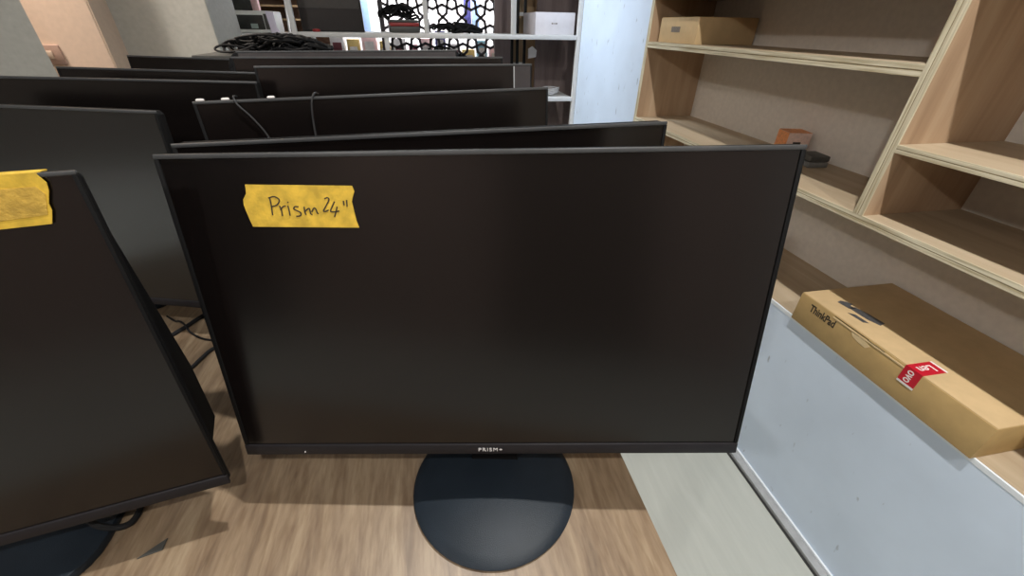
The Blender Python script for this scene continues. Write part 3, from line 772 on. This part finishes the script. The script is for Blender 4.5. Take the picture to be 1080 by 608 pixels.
# ------------------------------------------------------------------ low cabinet with cable heap, device, paper
cb_ = root('low_cabinet', (-0.62, 2.12, 0), 'grey low cabinet behind the monitors carrying the big cable heap', 'cabinet')
MB().box((-0.86, 2.0, 0.06), (-0.34, 2.28, 1.10), 0.003).build('body', 'pillar_grey', cb_)
MB().box((-0.87, 1.99, 1.10), (-0.33, 2.29, 1.122), 0.003).build('top', 'dark_grey_plastic', cb_)
for x0, x1 in ((-0.855, -0.602), (-0.598, -0.345)):
    d_ = MB().box((x0, 1.985, 0.08), (x1, 1.999, 1.09), 0.002).build('door', 'pillar_grey', cb_)
    xm = x1 - 0.03 if x0 < -0.7 else x0 + 0.03
    MB().box((xm - 0.005, 1.965, 0.62), (xm + 0.005, 1.9848, 0.74), 0.002).build('handle', 'skirt_grey', d_)
MB().box((-0.84, 2.02, 0), (-0.36, 2.26, 0.06)).build('plinth', 'gap_dark', cb_)
heap('cable_heap', (-0.60, 2.13, 1.122), (0.215, 0.10, 0.070), 52, 0.0045, 'tangled heap of black cables on the low grey cabinet', seed=11)
cable('cable', [(-0.66, 2.06, 1.14), (-0.76, 2.05, 1.155), (-0.80, 2.04, 1.142), (-0.77, 2.03, 1.132), (-0.70, 2.02, 1.138), (-0.64, 2.04, 1.16)], 0.004,
      'black cable loop sticking out left of the big cable heap')

sh2 = root('side_counter', (-0.95, 3.05, 0), 'pale counter behind the second pillar carrying the white device', 'counter')
MB().box((-1.25, 2.80, 1.155), (-0.72, 3.25, 1.178), 0.002).build('top', 'frame_white', sh2)
MB().box((-1.22, 2.83, 0), (-0.75, 3.22, 1.155), 0.002).build('body', 'pillar_grey', sh2)
dv = root('benchtop_device', (-0.90, 3.0, 1.178), 'white boxy benchtop device with dark front window', 'device')
m = MB(); m.box((-1.02, 2.90, 1.1782), (-0.805, 3.12, 1.282), 0.008); m.build('body', 'device_white', dv)
m = MB(); m.box((-1.005, 2.8965, 1.195), (-0.845, 2.8998, 1.262), 0.003); wd = m.build('window', 'device_window', dv)
m = MB(); m.box((-0.915, 2.8950, 1.200), (-0.880, 2.8964, 1.222)); m.build('display', 'device_display', wd, smooth=False)
m = MB(); m.box((-0.842, 2.897, 1.195), (-0.815, 2.8998, 1.268), 0.002); m.build('control_panel', 'dark_grey_plastic', dv)
m = MB(); m.prism([(0, 0), (0.045, -0.004), (0.032, 0.03), (0.028, 0.098), (-0.012, 0.102)], 0.002, (-0.812, 2.872, 1.180), (1, 0, 0), (0, 0.12, 0.99), (0, 1, 0))
tag(m.build('paper_sheet', 'paper_lilac', None, smooth=False), 'lilac-white paper sheet leaning on the benchtop device', 'paper')

# brown wall shelves far behind the device
br = root('wall_shelves', (-1.2, 4.2, 0), 'brown wood shelves with pale board edges on the far wall', 'shelves')
MB().box((-2.2, 4.36, 0.6), (-0.72, 4.395, 2.5)).build('back_panel', 'brown_wood', br, smooth=False)
for z in (1.06, 1.15, 1.24, 1.33, 1.42):
    MB().box((-2.2, 4.20, z), (-0.72, 4.358, z + 0.012)).build('shelf', 'tan_wood', br, smooth=False)
MB().tube([(-1.06, 4.15, 0.9), (-1.00, 4.15, 1.6)], 0.010, 8, 1).build('rod', 'frame_white', br)
sm = MB(); sm.box((-1.36, 3.60, 1.262), (-1.105, 3.63, 1.36), 0.003)
tag(sm.build('picture_panel', 'device_window'), 'small black panel above the white benchtop device', 'panel')
sm = MB(); sm.box((-1.102, 3.60, 0), (-1.06, 3.64, 1.50), 0.003)
tag(sm.build('pink_post', 'goods_pink'), 'pale pink post beside the small black panel', 'post')

# ------------------------------------------------------------------ lattice screen
ls = root('lattice_screen', (0.13, 3.40, 0), 'dark ornamental lattice screen with star pattern behind the rear shelving', 'screen')
LX0, LX1, LZ0, LZ1 = -0.235, 0.60, 0.72, 1.62
LY = 3.34
def lattice_segments(pitch, ang):
    segs = []
    apo = pitch / 2
    side = pitch / math.sqrt(3)
    nrow = int((LZ1 - LZ0) / (side * 1.5)) + 3
    ncol = int((LX1 - LX0) / pitch) + 3
    for r in range(-1, nrow):
        for c in range(-1, ncol):
            cx_ = LX0 + c * pitch + (pitch / 2 if r % 2 else 0)
            cz = LZ0 + r * side * 1.5
            mids = []
            for k in range(6):
                a = math.radians(60 * k)
                mids.append((cx_ + apo * math.cos(a), cz + apo * math.sin(a), a))
            for k in range(6):
                m0 = mids[k]; m1_ = mids[(k + 1) % 6]
                # ray from each midpoint leaning towards the shared corner
                d0 = m0[2] + math.pi - math.radians(90 - ang)
                d1 = m1_[2] + math.pi + math.radians(90 - ang)
                ax, az = m0[0], m0[1]; bx_, bz = m1_[0], m1_[1]
                v0 = (math.cos(d0), math.sin(d0)); v1 = (math.cos(d1), math.sin(d1))
                det = v0[0] * -v1[1] + v1[0] * v0[1]
                if abs(det) < 1e-6: continue
                t0 = ((bx_ - ax) * -v1[1] + v1[0] * (bz - az)) / det
                ix, iz = ax + v0[0] * t0, az + v0[1] * t0
                segs.append(((ax, az), (ix, iz))); segs.append(((bx_, bz), (ix, iz)))
    return segs
lm = MB()
def clip(p, q):
    (x0, z0), (x1, z1) = p, q
    t0, t1 = 0.0, 1.0
    for pp_, qq in ((-(x1 - x0), x0 - LX0), (x1 - x0, LX1 - x0), (-(z1 - z0), z0 - LZ0), (z1 - z0, LZ1 - z0)):
        if abs(pp_) < 1e-9:
            if qq < 0: return None
        else:
            rr_ = qq / pp_
            if pp_ < 0: t0 = max(t0, rr_)
            else: t1 = min(t1, rr_)
    if t0 >= t1: return None
    return (x0 + (x1 - x0) * t0, z0 + (z1 - z0) * t0), (x0 + (x1 - x0) * t1, z0 + (z1 - z0) * t1)
for p, q in lattice_segments(0.128, 52):
    cq = clip(p, q)
    if not cq: continue
    (x0, z0), (x1, z1) = cq
    d = Vector((x1 - x0, 0, z1 - z0)); L_ = d.length
    if L_ < 0.002: continue
    b = bmesh.new(); bmesh.ops.create_cube(b, size=1.0)
    an = math.atan2(d.z, d.x)
    b.transform(Matrix.Translation(((x0 + x1) / 2, LY, (z0 + z1) / 2)) @ Matrix.Rotation(-an, 4, 'Y') @ Matrix.Diagonal((L_ + 0.010, 0.012, 0.0165, 1)))
    lm._add(b)
lm.build('lattice', 'lattice_grey', ls, smooth=False)
m = MB(); m.box((LX0 - 0.03, LY - 0.012, 0), (LX0, LY + 0.012, LZ1 + 0.03)); m.box((LX1, LY - 0.012, 0), (LX1 + 0.02, LY + 0.012, LZ1 + 0.03))
m.box((LX0, LY - 0.012, LZ1), (LX1, LY + 0.012, LZ1 + 0.03)); m.box((LX0, LY - 0.012, LZ0 - 0.03), (LX1, LY + 0.012, LZ0))
m.build('frame', 'lattice_grey', ls, smooth=False)

# goods beyond the lattice
gc = root('display_counter', (0.1, 3.72, 0), 'white display counter beyond the lattice screen', 'counter')
MB().box((-0.72, 3.55, 0.80), (0.72, 3.9, 0.83), 0.003).build('top', 'frame_white', gc)
MB().box((-0.68, 3.58, 0), (0.68, 3.87, 0.80), 0.003).build('body', 'pillar_grey', gc)
gx = -0.66
GOODS = [('goods_white', .10, .33, 'white'), ('goods_gold', .09, .30, 'gold'), ('goods_pink', .11, .34, 'pink'), ('goods_gold', .08, .29, 'ochre'), ('goods_white', .10, .31, 'cream'), ('goods_maroon', .07, .27, 'maroon'),
         ('goods_pink', .10, .31, 'rose'), ('goods_navy', .08, .36, 'navy'), ('goods_white', .09, .28, 'plain white'), ('goods_gold', .10, .24, 'yellow'), ('goods_teal', .08, .30, 'teal'), ('goods_pink', .09, .26, 'pale pink')]
where = ['at the far left', 'left of the dark case', 'behind the short white post', 'behind the dark cables', 'beside the maroon one', 'near the middle', 'right of the maroon one', 'tallest', 'right of the navy one', 'low', 'near the mauve panel', 'at the far right']
for (mt_, wd_, ht_, nm), wh in zip(GOODS, where):
    bag = root('carton', (gx + wd_ / 2, 3.70, 0.83), nm + ' carton ' + wh + ' on the counter beyond the lattice', 'box', 'goods beyond the lattice')
    m = MB(); m.prism([(-wd_ / 2, 0), (wd_ / 2, 0), (wd_ / 2 * 0.92, ht_), (-wd_ / 2 * 0.92, ht_)], 0.09, (gx + wd_ / 2, 3.65, 0.8302), (1, 0, 0), (0, 0, 1), (0, 1, 0), bevel=0.002)
    m.build('body', mt_, bag)
    m = MB(); m.box((gx + wd_ * 0.2, 3.6485, 0.83 + ht_ * 0.55), (gx + wd_ * 0.8, 3.6497, 0.83 + ht_ * 0.85)); m.build('front_panel', 'goods_white' if mt_ != 'goods_white' else 'goods_maroon', bag, smooth=False)
    gx += wd_ + 0.015
for x, z, c, wh in ((0.37, 1.22, 'goods_navy', 'navy'), (0.44, 1.20, 'goods_blue', 'blue')):
    m = MB(); m.box((x, 4.2, z), (x + 0.06, 4.25, z + 0.22), 0.01)
    tag(m.build('poster_panel', c), wh + ' narrow hanging panel far beyond the lattice', 'panel')
m = MB(); m.box((-0.46, 4.1, 0.9), (-0.40, 4.15, 1.55), 0.01)
tag(m.build('banner', 'goods_blue'), 'blue-grey narrow banner right of the television far behind', 'banner')

# ------------------------------------------------------------------ switch plate on the beige wall
sw = root('wall_switch', (-1.42, 2.298, 1.05), 'square tan switch plate on the beige alcove wall', 'switch')
m = MB(); m.box((-1.60, 2.290, 1.066), (-1.488, 2.2998, 1.140), 0.003); m.build('plate', 'switch_plate', sw)
m = MB(); m.box((-1.550, 2.286, 1.088), (-1.518, 2.2898, 1.118), 0.002); m.build('rocker', 'beige_dark', sw)
